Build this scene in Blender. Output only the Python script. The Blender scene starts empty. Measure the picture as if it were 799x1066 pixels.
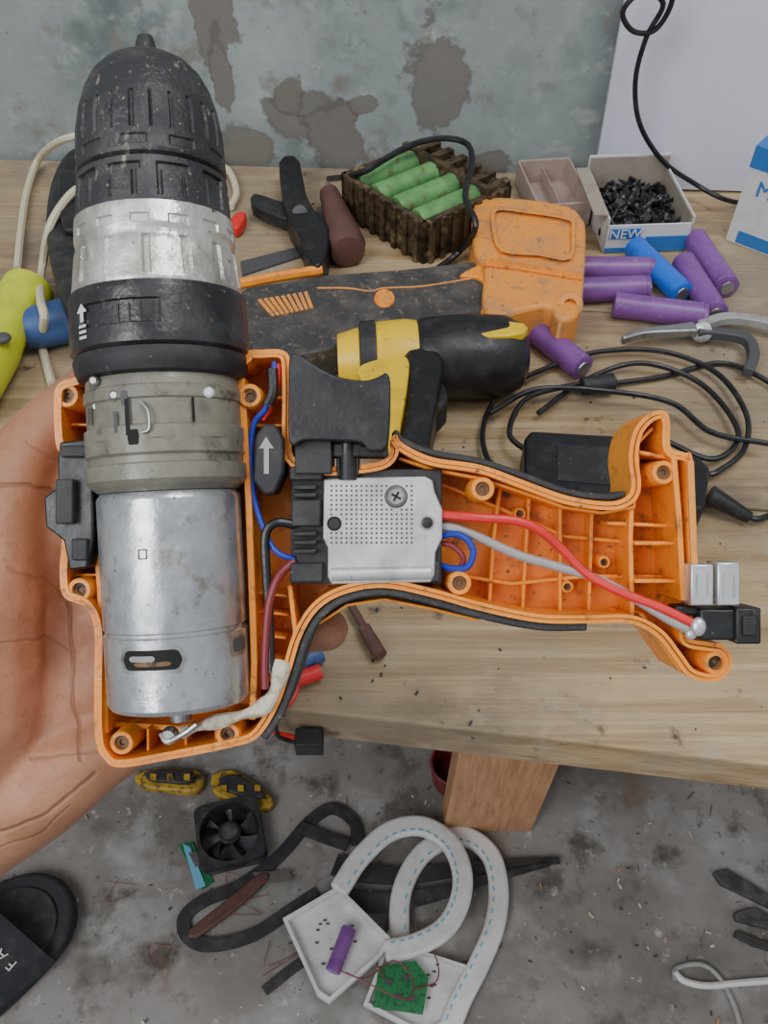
import bpy, math, random
from mathutils import Vector, Matrix
import bmesh
random.seed(5)
sc = bpy.context.scene

# ------------------------------------------------------------------ calibration
CAM = Vector((0, 0, 1.14)); PITCH = math.radians(50); F = 900.0
FW = Vector((0, math.cos(PITCH), -math.sin(PITCH)))
RT = Vector((1, 0, 0)); UP = Vector((0, math.sin(PITCH), math.cos(PITCH)))
BENCH = 0.75
def on_plane(px, py, z):
    d = FW + RT * ((px - 399.5) / F) + UP * ((533 - py) / F)
    return CAM + d * ((z - CAM.z) / d.z)
def B(px, py, h=0.0): return on_plane(px, py, BENCH + h)
def G(px, py, h=0.0): return on_plane(px, py, h)
DD = 0.26; S = DD / F
def D(px, py, z=0.0):      # drill drawing plane, units of 0.29 mm
    return CAM + FW * (DD - z * S) + RT * ((px - 399.5) * S) + UP * ((533 - py) * S)
def Dp(px, py, z=0.0):
    k = (F - z) / F
    return D(399.5 + (px - 399.5) * k, 533 + (py - 533) * k, z)

# ------------------------------------------------------------------ materials
def lin(c):
    o = []
    for v in c[:3]:
        v = v / 255.0
        o.append(v / 12.92 if v <= 0.04045 else ((v + 0.055) / 1.055) ** 2.4)
    return (o[0], o[1], o[2], 1)
class N:
    def __init__(s, m): s.nt = m.node_tree; s.n = s.nt.nodes; s.l = s.nt.links
    def new(s, t, **k):
        a = s.n.new(t)
        for x, y in k.items(): setattr(a, x, y)
        return a
def mat(name, c, rough=0.5, metal=0.0, layers=(), bump=0.0, bscale=200, stretch=None, spec=None, coat=0, sss=0, rvar=0):
    m = bpy.data.materials.new(name); m.use_nodes = True
    g = N(m); b = g.n['Principled BSDF']
    b.inputs['Roughness'].default_value = rough
    b.inputs['Metallic'].default_value = metal
    if spec is not None: b.inputs['Specular IOR Level'].default_value = spec
    if coat: b.inputs['Coat Weight'].default_value = coat
    if sss:
        b.inputs['Subsurface Weight'].default_value = sss
        b.inputs['Subsurface Radius'].default_value = (0.006, 0.002, 0.001)
        b.inputs['Subsurface Scale'].default_value = 0.6
    tc = g.new('ShaderNodeTexCoord'); mp = g.new('ShaderNodeMapping')
    g.l.new(tc.outputs['Object'], mp.inputs['Vector'])
    if stretch: mp.inputs['Scale'].default_value = stretch
    rgb = g.new('ShaderNodeRGB'); rgb.outputs[0].default_value = lin(c)
    cur = rgb.outputs[0]
    for i, L in enumerate(layers):
        col, scale, lo, hi = L[:4]
        nz = g.new('ShaderNodeTexNoise'); nz.inputs['Scale'].default_value = scale
        nz.inputs['Detail'].default_value = 6; nz.inputs['Roughness'].default_value = 0.62
        mp2 = g.new('ShaderNodeMapping'); mp2.inputs['Location'].default_value = (i * 3.7 + 1, i * 1.3, i * 2.1)
        if len(L) > 4: mp2.inputs['Scale'].default_value = L[4]
        g.l.new(mp.outputs[0], mp2.inputs['Vector']); g.l.new(mp2.outputs[0], nz.inputs['Vector'])
        mr = g.new('ShaderNodeMapRange'); mr.inputs['From Min'].default_value = lo; mr.inputs['From Max'].default_value = hi
        g.l.new(nz.outputs['Fac'], mr.inputs['Value'])
        mx = g.new('ShaderNodeMix', data_type='RGBA')
        g.l.new(mr.outputs[0], mx.inputs[0]); g.l.new(cur, mx.inputs[6]); mx.inputs[7].default_value = lin(col)
        cur = mx.outputs[2]
    g.l.new(cur, b.inputs['Base Color'])
    if rvar:
        nz = g.new('ShaderNodeTexNoise'); nz.inputs['Scale'].default_value = 90; nz.inputs['Detail'].default_value = 5
        g.l.new(mp.outputs[0], nz.inputs['Vector'])
        mr = g.new('ShaderNodeMapRange'); mr.inputs['From Min'].default_value = .35; mr.inputs['From Max'].default_value = .65
        mr.inputs['To Min'].default_value = max(.1, rough-rvar); mr.inputs['To Max'].default_value = min(1, rough+rvar)
        g.l.new(nz.outputs['Fac'], mr.inputs['Value']); g.l.new(mr.outputs[0], b.inputs['Roughness'])
    if bump:
        nz = g.new('ShaderNodeTexNoise'); nz.inputs['Scale'].default_value = bscale; nz.inputs['Detail'].default_value = 5
        g.l.new(mp.outputs[0], nz.inputs['Vector'])
        bp = g.new('ShaderNodeBump'); bp.inputs['Strength'].default_value = bump; bp.inputs['Distance'].default_value = 0.002
        g.l.new(nz.outputs['Fac'], bp.inputs['Height']); g.l.new(bp.outputs[0], b.inputs['Normal'])
    return m

M = {}
M['orange'] = mat('orange_plastic', (244, 150, 42), 0.4, layers=[((222, 126, 34), 60, .45, .72), ((150, 98, 50), 150, .58, .70), ((95, 68, 46), 340, .62, .70), ((84, 62, 42), 70, .66, .78)], bump=.15, bscale=500, rvar=.1)
M['orange_d'] = mat('orange_plastic_inner', (238, 138, 36), 0.45, layers=[((212, 114, 26), 60, .45, .7), ((110, 76, 44), 120, .55, .68), ((60, 44, 30), 380, .61, .69)], bump=.15, bscale=400)
M['orange_dirty'] = mat('orange_plastic_dirty', (228, 146, 58), 0.5, layers=[((195, 135, 82), 60, .46, .66), ((150, 118, 90), 100, .56, .70), ((85, 68, 52), 300, .61, .7)], bump=.15)
M['rubber'] = mat('black_rubber', (42, 42, 45), 0.5, layers=[((76, 74, 73), 50, .48, .72), ((140, 132, 118), 200, .62, .70, (1, .4, .4)), ((165, 148, 122), 700, .64, .71)], bump=.2, bscale=600, rvar=.14)
M['grip'] = mat('grey_grip_rubber', (54, 53, 54), 0.65, layers=[((86, 81, 76), 50, .45, .68), ((128, 110, 92), 220, .58, .71), ((150, 130, 105), 600, .65, .72)], bump=.25, bscale=700)
M['gripd'] = mat('dark_rim_rubber', (40, 40, 42), 0.6, layers=[((72, 68, 64), 60, .48, .70), ((120, 104, 86), 420, .62, .72)], bump=.2, bscale=700)
M['black'] = mat('black_plastic', (24, 24, 27), 0.4, layers=[((52, 51, 51), 100, .52, .78), ((105, 98, 88), 450, .66, .74)], bump=.08, bscale=500, rvar=.1)
M['ring'] = mat('scuffed_black_ring', (34, 34, 37), 0.38, layers=[((68, 67, 66), 70, .48, .75), ((140, 130, 115), 380, .64, .73), ((110, 98, 80), 120, .64, .76)], bump=.12, bscale=500, rvar=.14)
M['blackm'] = mat('black_plastic_matte', (32, 32, 35), 0.6, layers=[((62, 60, 57), 80, .48, .75), ((120, 100, 78), 420, .66, .73)])
M['silver'] = mat('worn_silver_collar', (206, 204, 196), 0.3, 0.6, layers=[((158, 155, 146), 60, .44, .66, (1, .5, .5)), ((220, 218, 210), 160, .56, .68, (1, .4, .4)), ((96, 92, 86), 240, .61, .70), ((40, 39, 38), 75, .65, .69)], bump=.3, bscale=220, rvar=.14)
M['motor'] = mat('zinc_motor_can', (188, 192, 195), 0.32, 0.72, layers=[((158, 162, 165), 45, .4, .7), ((134, 128, 118), 110, .58, .72), ((104, 82, 58), 55, .66, .76), ((86, 76, 66), 500, .64, .73)], bump=.1, bscale=300, rvar=.12)
M['steel'] = mat('steel', (165, 165, 165), 0.35, 0.85, layers=[((110, 105, 98), 150, .55, .75)])
M['plate'] = mat('aluminium_plate', (208, 209, 210), 0.3, 0.65, layers=[((172, 173, 176), 60, .45, .75), ((150, 148, 144), 500, .62, .72, (1, .2, .2))], rvar=.1)
M['dot'] = mat('dark_steel_grey', (72, 72, 74), 0.6)
M['gear'] = mat('gearbox_plastic', (128, 125, 112), 0.4, layers=[((102, 100, 90), 50, .42, .66), ((72, 64, 54), 120, .58, .71), ((48, 42, 36), 320, .65, .72)], bump=.15, bscale=300, rvar=.12)
M['nail'] = mat('fingernail', (195, 145, 122), 0.3)
M['red'] = mat('red_wire', (215, 42, 42), 0.4, layers=[((165, 42, 42), 90, .5, .8)])
M['dred'] = mat('dark_red_wire', (120, 40, 45), 0.4)
M['grey'] = mat('grey_wire', (156, 154, 151), 0.5, layers=[((115, 112, 108), 90, .5, .8)])
M['blue'] = mat('blue_wire', (25, 50, 160), 0.4)
M['white'] = mat('white_plastic', (218, 218, 216), 0.45, layers=[((190, 190, 188), 24, .46, .7), ((150, 145, 138), 160, .64, .75)])
M['cream'] = mat('cream_cable', (200, 192, 165), 0.5)
M['tape'] = mat('old_white_tape', (205, 195, 175), 0.6, layers=[((120, 100, 75), 150, .5, .7)], bump=.4, bscale=250)
M['hole'] = mat('dark_cavity', (12, 11, 10), 0.8)
M['brass'] = mat('boss_insert', (110, 78, 50), 0.5, .3, layers=[((40, 30, 20), 300, .5, .6)])
M['purple'] = mat('purple_cell_sleeve', (124, 76, 146), 0.38, layers=[((96, 56, 116), 60, .48, .75), ((160, 130, 160), 160, .62, .75)])
M['cellblue'] = mat('blue_cell_sleeve', (28, 102, 210), 0.38, layers=[((25, 75, 165), 60, .5, .8)])
M['green'] = mat('green_cell_sleeve', (100, 154, 92), 0.4, layers=[((74, 118, 70), 50, .45, .7), ((104, 90, 62), 110, .55, .68)])
M['brown'] = mat('oily_brown_frame', (78, 64, 44), 0.5, layers=[((42, 33, 22), 120, .45, .6), ((132, 114, 82), 90, .57, .7)], bump=.3)
M['maroon'] = mat('maroon_plastic', (92, 62, 56), 0.5, layers=[((70, 47, 42), 60, .5, .8), ((130, 112, 98), 200, .62, .75)])
M['yellow'] = mat('yellow_plastic', (230, 190, 26), 0.4, layers=[((195, 155, 25), 60, .5, .8), ((100, 85, 40), 150, .62, .75)])
M['yellowd'] = mat('dirty_yellow_plastic', (190, 155, 45), 0.5, layers=[((140, 112, 45), 40, .45, .65), ((60, 52, 40), 90, .53, .65)])
M['lime'] = mat('lime_plastic', (196, 204, 50), 0.4, layers=[((160, 170, 45), 40, .48, .75), ((110, 105, 60), 160, .63, .76)])
M['bluep'] = mat('blue_plastic', (58, 88, 142), 0.45, layers=[((44, 66, 112), 50, .48, .75), ((100, 110, 125), 200, .6, .75)])
M['card'] = mat('white_card', (208, 208, 208), 0.6, layers=[((186, 186, 186), 60, .5, .8)])
M['cardb'] = mat('blue_print', (45, 110, 180), 0.5)
M['cardin'] = mat('grey_cardboard', (150, 140, 128), 0.7, layers=[((120, 110, 100), 60, .5, .8)])
M['tray'] = mat('dusty_clear_tray', (168, 150, 140), 0.4, layers=[((140, 120, 112), 60, .45, .8)])
M['pcb'] = mat('green_pcb', (30, 120, 70), 0.4, layers=[((25, 90, 55), 200, .5, .6)])
M['led'] = mat('blue_tint', (110, 175, 205), 0.4)
M['strap'] = mat('black_strap', (42, 42, 46), 0.6, layers=[((74, 71, 68), 60, .46, .72)])
M['scrap'] = mat('dusty_black_scrap', (62, 60, 58), 0.7, layers=[((98, 94, 90), 60, .46, .7)])
M['foam'] = mat('slipper_foam', (42, 43, 48), 0.75, layers=[((66, 65, 64), 50, .48, .75)], bump=.2, bscale=400)
M['board'] = mat('white_board_sheet', (206, 204, 218), 0.5, layers=[((192, 190, 206), 6, .4, .7), ((160, 158, 165), 60, .7, .8)])
M['pine'] = mat('leg_wood', (196, 150, 112), 0.6, layers=[((165, 118, 84), 30, .4, .7, (6, 6, .6)), ((120, 85, 62), 60, .58, .8, (6, 6, .5))], bump=.2)

HANDO = Dp(0, 700, -100)
def skinmat():
    m = mat('skin', (164, 116, 88), 0.5, layers=[((180, 130, 102), 26, .42, .62), ((146, 98, 72), 44, .5, .72), ((130, 86, 64), 18, .56, .74), ((150, 104, 78), 420, .55, .75)], sss=.04)
    g = N(m); b = g.n['Principled BSDF']; src = b.inputs['Base Color'].links[0].from_socket
    tc = g.new('ShaderNodeTexCoord')
    def vm(op, a, bb=None, out=0):
        n = g.new('ShaderNodeVectorMath', operation=op)
        for i, v in enumerate((a, bb)):
            if v is None: continue
            if isinstance(v, (Vector, tuple)): n.inputs[i].default_value = tuple(v)
            else: g.l.new(v, n.inputs[i])
        return n
    nz = g.new('ShaderNodeTexNoise'); nz.inputs['Scale'].default_value = 45; nz.inputs['Detail'].default_value = 2; g.l.new(tc.outputs['Object'], nz.inputs['Vector'])
    n1 = vm('SUBTRACT', nz.outputs['Color'], (.5, .5, .5)); sc1 = g.new('ShaderNodeVectorMath', operation='SCALE'); g.l.new(n1.outputs[0], sc1.inputs[0]); sc1.inputs['Scale'].default_value = .006
    pw = vm('ADD', tc.outputs['Object'], sc1.outputs[0])
    dt = vm('DOT_PRODUCT', pw.outputs[0], FW)
    sf = g.new('ShaderNodeVectorMath', operation='SCALE'); sf.inputs[0].default_value = tuple(FW); g.l.new(dt.outputs['Value'], sf.inputs['Scale'])
    P = vm('SUBTRACT', pw.outputs[0], sf.outputs[0]).outputs[0]
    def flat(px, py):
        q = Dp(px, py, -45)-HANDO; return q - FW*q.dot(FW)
    def dist(lines):
        cur_min = None
        for ln in lines:
            for a, bb in zip(ln, ln[1:]):
                A = flat(*a); Bv = flat(*bb); ba = Bv-A
                pa = vm('SUBTRACT', P, A)
                h = vm('DOT_PRODUCT', pa.outputs[0], ba)
                hm = g.new('ShaderNodeMath', operation='MULTIPLY'); hm.use_clamp = True
                g.l.new(h.outputs['Value'], hm.inputs[0]); hm.inputs[1].default_value = 1/ba.length_squared
                sb_ = g.new('ShaderNodeVectorMath', operation='SCALE'); sb_.inputs[0].default_value = tuple(ba); g.l.new(hm.outputs[0], sb_.inputs['Scale'])
                df = vm('SUBTRACT', pa.outputs[0], sb_.outputs[0])
                o = vm('LENGTH', df.outputs[0]).outputs['Value']
                if cur_min is not None:
                    mn = g.new('ShaderNodeMath', operation='MINIMUM'); g.l.new(cur_min, mn.inputs[0]); g.l.new(o, mn.inputs[1]); o = mn.outputs[0]
                cur_min = o
        return cur_min
    def fall(d, w_):
        mr = g.new('ShaderNodeMapRange'); mr.interpolation_type = 'SMOOTHSTEP'
        mr.inputs['From Min'].default_value = w_; mr.inputs['From Max'].default_value = 0
        g.l.new(d, mr.inputs['Value']); return mr.outputs[0]
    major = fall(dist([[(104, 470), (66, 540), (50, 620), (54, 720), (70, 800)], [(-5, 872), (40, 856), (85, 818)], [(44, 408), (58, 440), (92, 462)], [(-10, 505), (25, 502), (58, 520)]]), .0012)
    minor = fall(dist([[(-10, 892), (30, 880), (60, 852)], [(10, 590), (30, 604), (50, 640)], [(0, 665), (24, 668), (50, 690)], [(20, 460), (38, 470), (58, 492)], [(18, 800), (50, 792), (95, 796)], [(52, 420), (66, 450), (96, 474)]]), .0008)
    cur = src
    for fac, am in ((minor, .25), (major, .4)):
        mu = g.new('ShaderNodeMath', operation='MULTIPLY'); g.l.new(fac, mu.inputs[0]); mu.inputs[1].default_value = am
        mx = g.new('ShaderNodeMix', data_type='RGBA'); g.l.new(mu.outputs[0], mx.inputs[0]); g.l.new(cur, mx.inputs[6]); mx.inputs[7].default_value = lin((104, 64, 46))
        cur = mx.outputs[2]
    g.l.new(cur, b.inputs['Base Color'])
    a1 = g.new('ShaderNodeMath', operation='MULTIPLY'); g.l.new(major, a1.inputs[0]); a1.inputs[1].default_value = -.9
    a2 = g.new('ShaderNodeMath', operation='MULTIPLY_ADD'); g.l.new(minor, a2.inputs[0]); a2.inputs[1].default_value = -.4; g.l.new(a1.outputs[0], a2.inputs[2])
    n2 = g.new('ShaderNodeTexNoise'); n2.inputs['Scale'].default_value = 140; n2.inputs['Detail'].default_value = 8; n2.inputs['Roughness'].default_value = .7; g.l.new(tc.outputs['Object'], n2.inputs['Vector'])
    a3 = g.new('ShaderNodeMath', operation='MULTIPLY_ADD'); g.l.new(n2.outputs['Fac'], a3.inputs[0]); a3.inputs[1].default_value = .7; g.l.new(a2.outputs[0], a3.inputs[2])
    bp = g.new('ShaderNodeBump'); bp.inputs['Strength'].default_value = .55; bp.inputs['Distance'].default_value = .0012
    g.l.new(a3.outputs[0], bp.inputs['Height']); g.l.new(bp.outputs[0], b.inputs['Normal'])
    return m
M['skin'] = skinmat()

def wood():
    m = mat('bench_wood', (174, 151, 114), 0.6,
            layers=[((144, 118, 82), 9, .42, .64, (.5, 9, 9)),
                    ((194, 175, 140), 14, .52, .74, (.35, 14, 14)),
                    ((104, 82, 56), 20, .59, .74, (.35, 12, 12)),
                    ((138, 124, 103), 5, .44, .62),
                    ((110, 96, 80), 11, .53, .68, (.6, 1.3, 1)),
                    ((162, 148, 124), 30, .56, .7),
                    ((74, 60, 48), 55, .61, .72),
                    ((74, 60, 46), 10, .63, .76, (.7, 1.3, 1))], bump=.0)
    g = N(m); b = g.n['Principled BSDF']
    tc = g.new('ShaderNodeTexCoord'); mp = g.new('ShaderNodeMapping'); mp.inputs['Scale'].default_value = (12, 260, 200)
    nz = g.new('ShaderNodeTexNoise'); nz.inputs['Scale'].default_value = 1; nz.inputs['Detail'].default_value = 4
    g.l.new(tc.outputs['Object'], mp.inputs[0]); g.l.new(mp.outputs[0], nz.inputs['Vector'])
    bp = g.new('ShaderNodeBump'); bp.inputs['Strength'].default_value = .4; bp.inputs['Distance'].default_value = .002
    g.l.new(nz.outputs['Fac'], bp.inputs['Height']); g.l.new(bp.outputs[0], b.inputs['Normal'])
    return m
M['wood'] = wood()
M['floor'] = mat('concrete_floor', (146, 142, 138), 0.7,
                 layers=[((110, 106, 101), 3.2, .40, .60), ((168, 166, 163), 9, .52, .70), ((90, 83, 76), 17, .54, .68),
                         ((186, 183, 179), 40, .62, .73), ((72, 65, 58), 90, .62, .72), ((112, 88, 70), 7, .62, .76)], bump=.5, bscale=45, rvar=.15)

# ------------------------------------------------------------------ mesh helpers
def root(name, loc=(0, 0, 0)):
    e = bpy.data.objects.new(name, None); e.empty_display_size = .02
    e.location = loc; sc.collection.objects.link(e); return e
def add(name, vf, m, parent, smooth=True, bevel=0, seg=2, ang=35):
    vs, fs = vf
    L = Vector(parent.location) if parent else Vector((0, 0, 0))
    me = bpy.data.meshes.new(name)
    me.from_pydata([tuple(Vector(v) - L) for v in vs], [], fs)
    bm = bmesh.new(); bm.from_mesh(me)
    bmesh.ops.recalc_face_normals(bm, faces=bm.faces); bm.to_mesh(me); bm.free()
    if smooth:
        for p in me.polygons: p.use_smooth = True
        me.set_sharp_from_angle(angle=math.radians(ang))
    me.materials.append(M[m] if isinstance(m, str) else m)
    o = bpy.data.objects.new(name, me); sc.collection.objects.link(o)
    if parent: o.parent = parent
    if bevel:
        b = o.modifiers.new('bev', 'BEVEL'); b.width = bevel; b.segments = seg; b.limit_method = 'ANGLE'; b.angle_limit = math.radians(40)
        b.harden_normals = False
    return o
def merge(*vfs):
    V = []; Fc = []
    for v, f in vfs:
        k = len(V); V += list(v); Fc += [[i + k for i in q] for q in f]
    return V, Fc
def box(T, x0, x1, y0, y1, z0, z1):
    v = [T(x, y, z) for z in (z0, z1) for (x, y) in ((x0, y0), (x1, y0), (x1, y1), (x0, y1))]
    return v, [[0, 1, 2, 3], [4, 5, 6, 7], [0, 1, 5, 4], [1, 2, 6, 5], [2, 3, 7, 6], [3, 0, 4, 7]]
def prism(T, poly, z0, z1):
    n = len(poly)
    v = [T(x, y, z0) for x, y in poly] + [T(x, y, z1) for x, y in poly]
    return v, [list(range(n)), list(range(n, 2 * n))] + [[i, (i + 1) % n, n + (i + 1) % n, n + i] for i in range(n)]
def ringp(T, a, b, z0, z1):
    n = len(a)
    v = [T(x, y, z) for z in (z0, z1) for P in (a, b) for x, y in P]
    f = []
    for i in range(n):
        j = (i + 1) % n
        f += [[i, j, n + j, n + i], [2*n+i, 2*n+j, 3*n+j, 3*n+i], [i, j, 2*n+j, 2*n+i], [n+i, n+j, 3*n+j, 3*n+i]]
    return v, f
def cr(pts, k=6, closed=False):
    n = len(pts); out = []
    P = [Vector(p) for p in pts]
    rng = n if closed else n - 1
    for i in range(rng):
        if closed: a, b, c, d = P[(i-1) % n], P[i], P[(i+1) % n], P[(i+2) % n]
        else:
            b, c = P[i], P[i+1]; a = P[i-1] if i else b*2-c; d = P[i+2] if i+2 < n else c*2-b
        for s in range(k):
            t = s / k
            out.append(0.5 * ((2*b) + (c-a)*t + (2*a-5*b+4*c-d)*t*t + (3*b-a-3*c+d)*t**3))
    if not closed: out.append(P[-1])
    return out
def offset(poly, d):
    n = len(poly); out = []
    A = sum(poly[i][0]*poly[(i+1) % n][1] - poly[(i+1) % n][0]*poly[i][1] for i in range(n))
    sg = 1 if A > 0 else -1
    for i in range(n):
        p = Vector(poly[i-1]); q = Vector(poly[i]); r = Vector(poly[(i+1) % n])
        e1 = (q-p); e2 = (r-q)
        if e1.length < 1e-6 or e2.length < 1e-6: out.append(tuple(q)); continue
        e1.normalize(); e2.normalize()
        n1 = Vector((-e1.y, e1.x)); n2 = Vector((-e2.y, e2.x)); m = n1 + n2
        if m.length < .2: m = n1
        m.normalize(); k = 1/max(.5, m.dot(n1))
        out.append(tuple(q + m*d*k*sg))
    return out
def frame(ax, ref=None):
    ax = ax.normalized()
    ref = ref or (Vector((0, 0, 1)) if abs(ax.z) < .9 else Vector((1, 0, 0)))
    n = (ref - ax*ref.dot(ax)).normalized()
    return ax, n, ax.cross(n)
def lathe(p0, p1, prof, n=48, ref=None, rf=None, L=None):
    ax, a, b = frame(p1-p0, ref)
    V = []; Fc = []
    for t, r in prof:
        c = p0 + (p1-p0)*((t-L[0])/(L[1]-L[0])) if L else p0 + ax*t
        for i in range(n):
            th = 2*math.pi*i/n; rr = rf(th, t, r) if rf else r
            V.append(c + (a*math.cos(th) + b*math.sin(th))*rr)
    for k in range(len(prof)-1):
        for i in range(n):
            j = (i+1) % n
            Fc.append([k*n+i, k*n+j, (k+1)*n+j, (k+1)*n+i])
    Fc.append(list(range(n))); Fc.append(list(range((len(prof)-1)*n, len(prof)*n)))
    return V, Fc
def tube(pts, r, n=8, k=6, closed=False, smooth=True):
    P = cr(pts, k, closed) if smooth else [Vector(p) for p in pts]
    m = len(P); V = []; Fc = []; nrm = None
    for i in range(m):
        t = (P[(i+1) % m]-P[i-1]) if closed else (P[min(i+1, m-1)]-P[max(i-1, 0)])
        if t.length < 1e-9: t = Vector((1, 0, 0))
        t.normalize()
        if nrm is None: _, nrm, _ = frame(t)
        nrm = (nrm - t*nrm.dot(t)); nrm = nrm.normalized() if nrm.length > 1e-6 else frame(t)[1]
        bn = t.cross(nrm)
        if callable(r): rr = r(i/(m-1))
        else: rr = r
        for j in range(n):
            th = 2*math.pi*j/n
            V.append(P[i] + (nrm*math.cos(th)+bn*math.sin(th))*rr)
    for i in range(m if closed else m-1):
        for j in range(n):
            a = i*n; b = ((i+1) % m)*n; j2 = (j+1) % n
            Fc.append([a+j, a+j2, b+j2, b+j])
    if not closed: Fc.append(list(range(n))); Fc.append(list(range((m-1)*n, m*n)))
    return V, Fc
def ribbon(pts, w, h, k=6, closed=False, up=Vector((0, 0, 1)), wf=None):
    P = cr(pts, k, closed); m = len(P); V = []; Fc = []
    for i in range(m):
        t = (P[(i+1) % m]-P[i-1]) if closed else (P[min(i+1, m-1)]-P[max(i-1, 0)])
        s = t.cross(up).normalized(); ww = w*(wf(i/(m-1)) if wf else 1)
        for a, c in ((-1, 0), (1, 0), (1, 1), (-1, 1)): V.append(P[i] + s*a*ww/2 + up*c*h)
    for i in range(m if closed else m-1):
        a = i*4; b = ((i+1) % m)*4
        for j in range(4): Fc.append([a+j, a+(j+1) % 4, b+(j+1) % 4, b+j])
    if not closed: Fc += [[0, 1, 2, 3], [(m-1)*4+q for q in range(4)]]
    return V, Fc
def wallstrip(T, pts, th, z0, z1):
    P = [Vector(p) for p in pts]; A = []; Bq = []
    for i in range(len(P)):
        t = (P[min(i+1, len(P)-1)]-P[max(i-1, 0)]).normalized(); s = Vector((-t.y, t.x))*th/2
        A.append(tuple(P[i]+s)); Bq.append(tuple(P[i]-s))
    return prism(T, A + Bq[::-1], z0, z1)
def slab(poly, h0, h1, plane=BENCH, smooth=0):
    if smooth: poly = [tuple(p) for p in cr(poly, smooth, True)]
    top = [on_plane(x, y, plane+h1) for x, y in poly]; n = len(top)
    bot = [Vector((p.x, p.y, plane+h0)) for p in top]
    return bot+top, [list(range(n)), list(range(n, 2*n))] + [[i, (i+1) % n, n+(i+1) % n, n+i] for i in range(n)]
def ell(c, rx, ry, rz, X=Vector((1, 0, 0)), Y=Vector((0, 1, 0)), Z=Vector((0, 0, 1)), n=20, m=12):
    V = []; Fc = []
    for i in range(m+1):
        ph = math.pi*i/m
        for j in range(n):
            th = 2*math.pi*j/n
            V.append(c + X*rx*math.sin(ph)*math.cos(th) + Y*ry*math.sin(ph)*math.sin(th) + Z*rz*math.cos(ph))
    for i in range(m):
        for j in range(n): Fc.append([i*n+j, i*n+(j+1) % n, (i+1)*n+(j+1) % n, (i+1)*n+j])
    return V, Fc

# ------------------------------------------------------------------ camera, world, lights
cd = bpy.data.cameras.new('camera'); cam = bpy.data.objects.new('camera', cd); sc.collection.objects.link(cam)
cam.location = CAM; cam.rotation_euler = (math.pi/2-PITCH, 0, 0)
cd.sensor_fit = 'VERTICAL'; cd.sensor_height = 24; cd.lens = 24*F/1066; cd.clip_start = .01
sc.camera = cam
w = bpy.data.worlds.new('world'); sc.world = w; w.use_nodes = True
g = N(w); bg = g.n['Background']
tc = g.new('ShaderNodeTexCoord'); sx = g.new('ShaderNodeSeparateXYZ'); g.l.new(tc.outputs['Generated'], sx.inputs[0])
rp = g.new('ShaderNodeValToRGB'); e = rp.color_ramp.elements
e[0].position = .2; e[0].color = (.17, .17, .17, 1); e[1].position = .95; e[1].color = (.95, .98, 1.03, 1)
mr = g.new('ShaderNodeMapRange'); mr.inputs['From Min'].default_value = -1; g.l.new(sx.outputs['Z'], mr.inputs['Value'])
g.l.new(mr.outputs[0], rp.inputs[0]); g.l.new(rp.outputs[0], bg.inputs[0]); bg.inputs[1].default_value = .78
def area(name, loc, tgt, size, e, col=(1, 1, 1), sy=None):
    l = bpy.data.lights.new(name, 'AREA'); l.energy = e; l.size = size; l.color = col
    if sy: l.shape = 'RECTANGLE'; l.size_y = sy
    o = bpy.data.objects.new(name, l); sc.collection.objects.link(o); o.location = loc
    o.rotation_euler = (Vector(tgt)-Vector(loc)).to_track_quat('-Z', 'Y').to_euler()
area('window_light', (-1.3, -1.2, 2.6), (0, .4, .7), 1.1, 42, (.96, .98, 1), 1.4)
area('ceiling_light', (.6, .1, 2.7), (.1, .4, .7), .8, 18, (.99, .99, 1))

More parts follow.
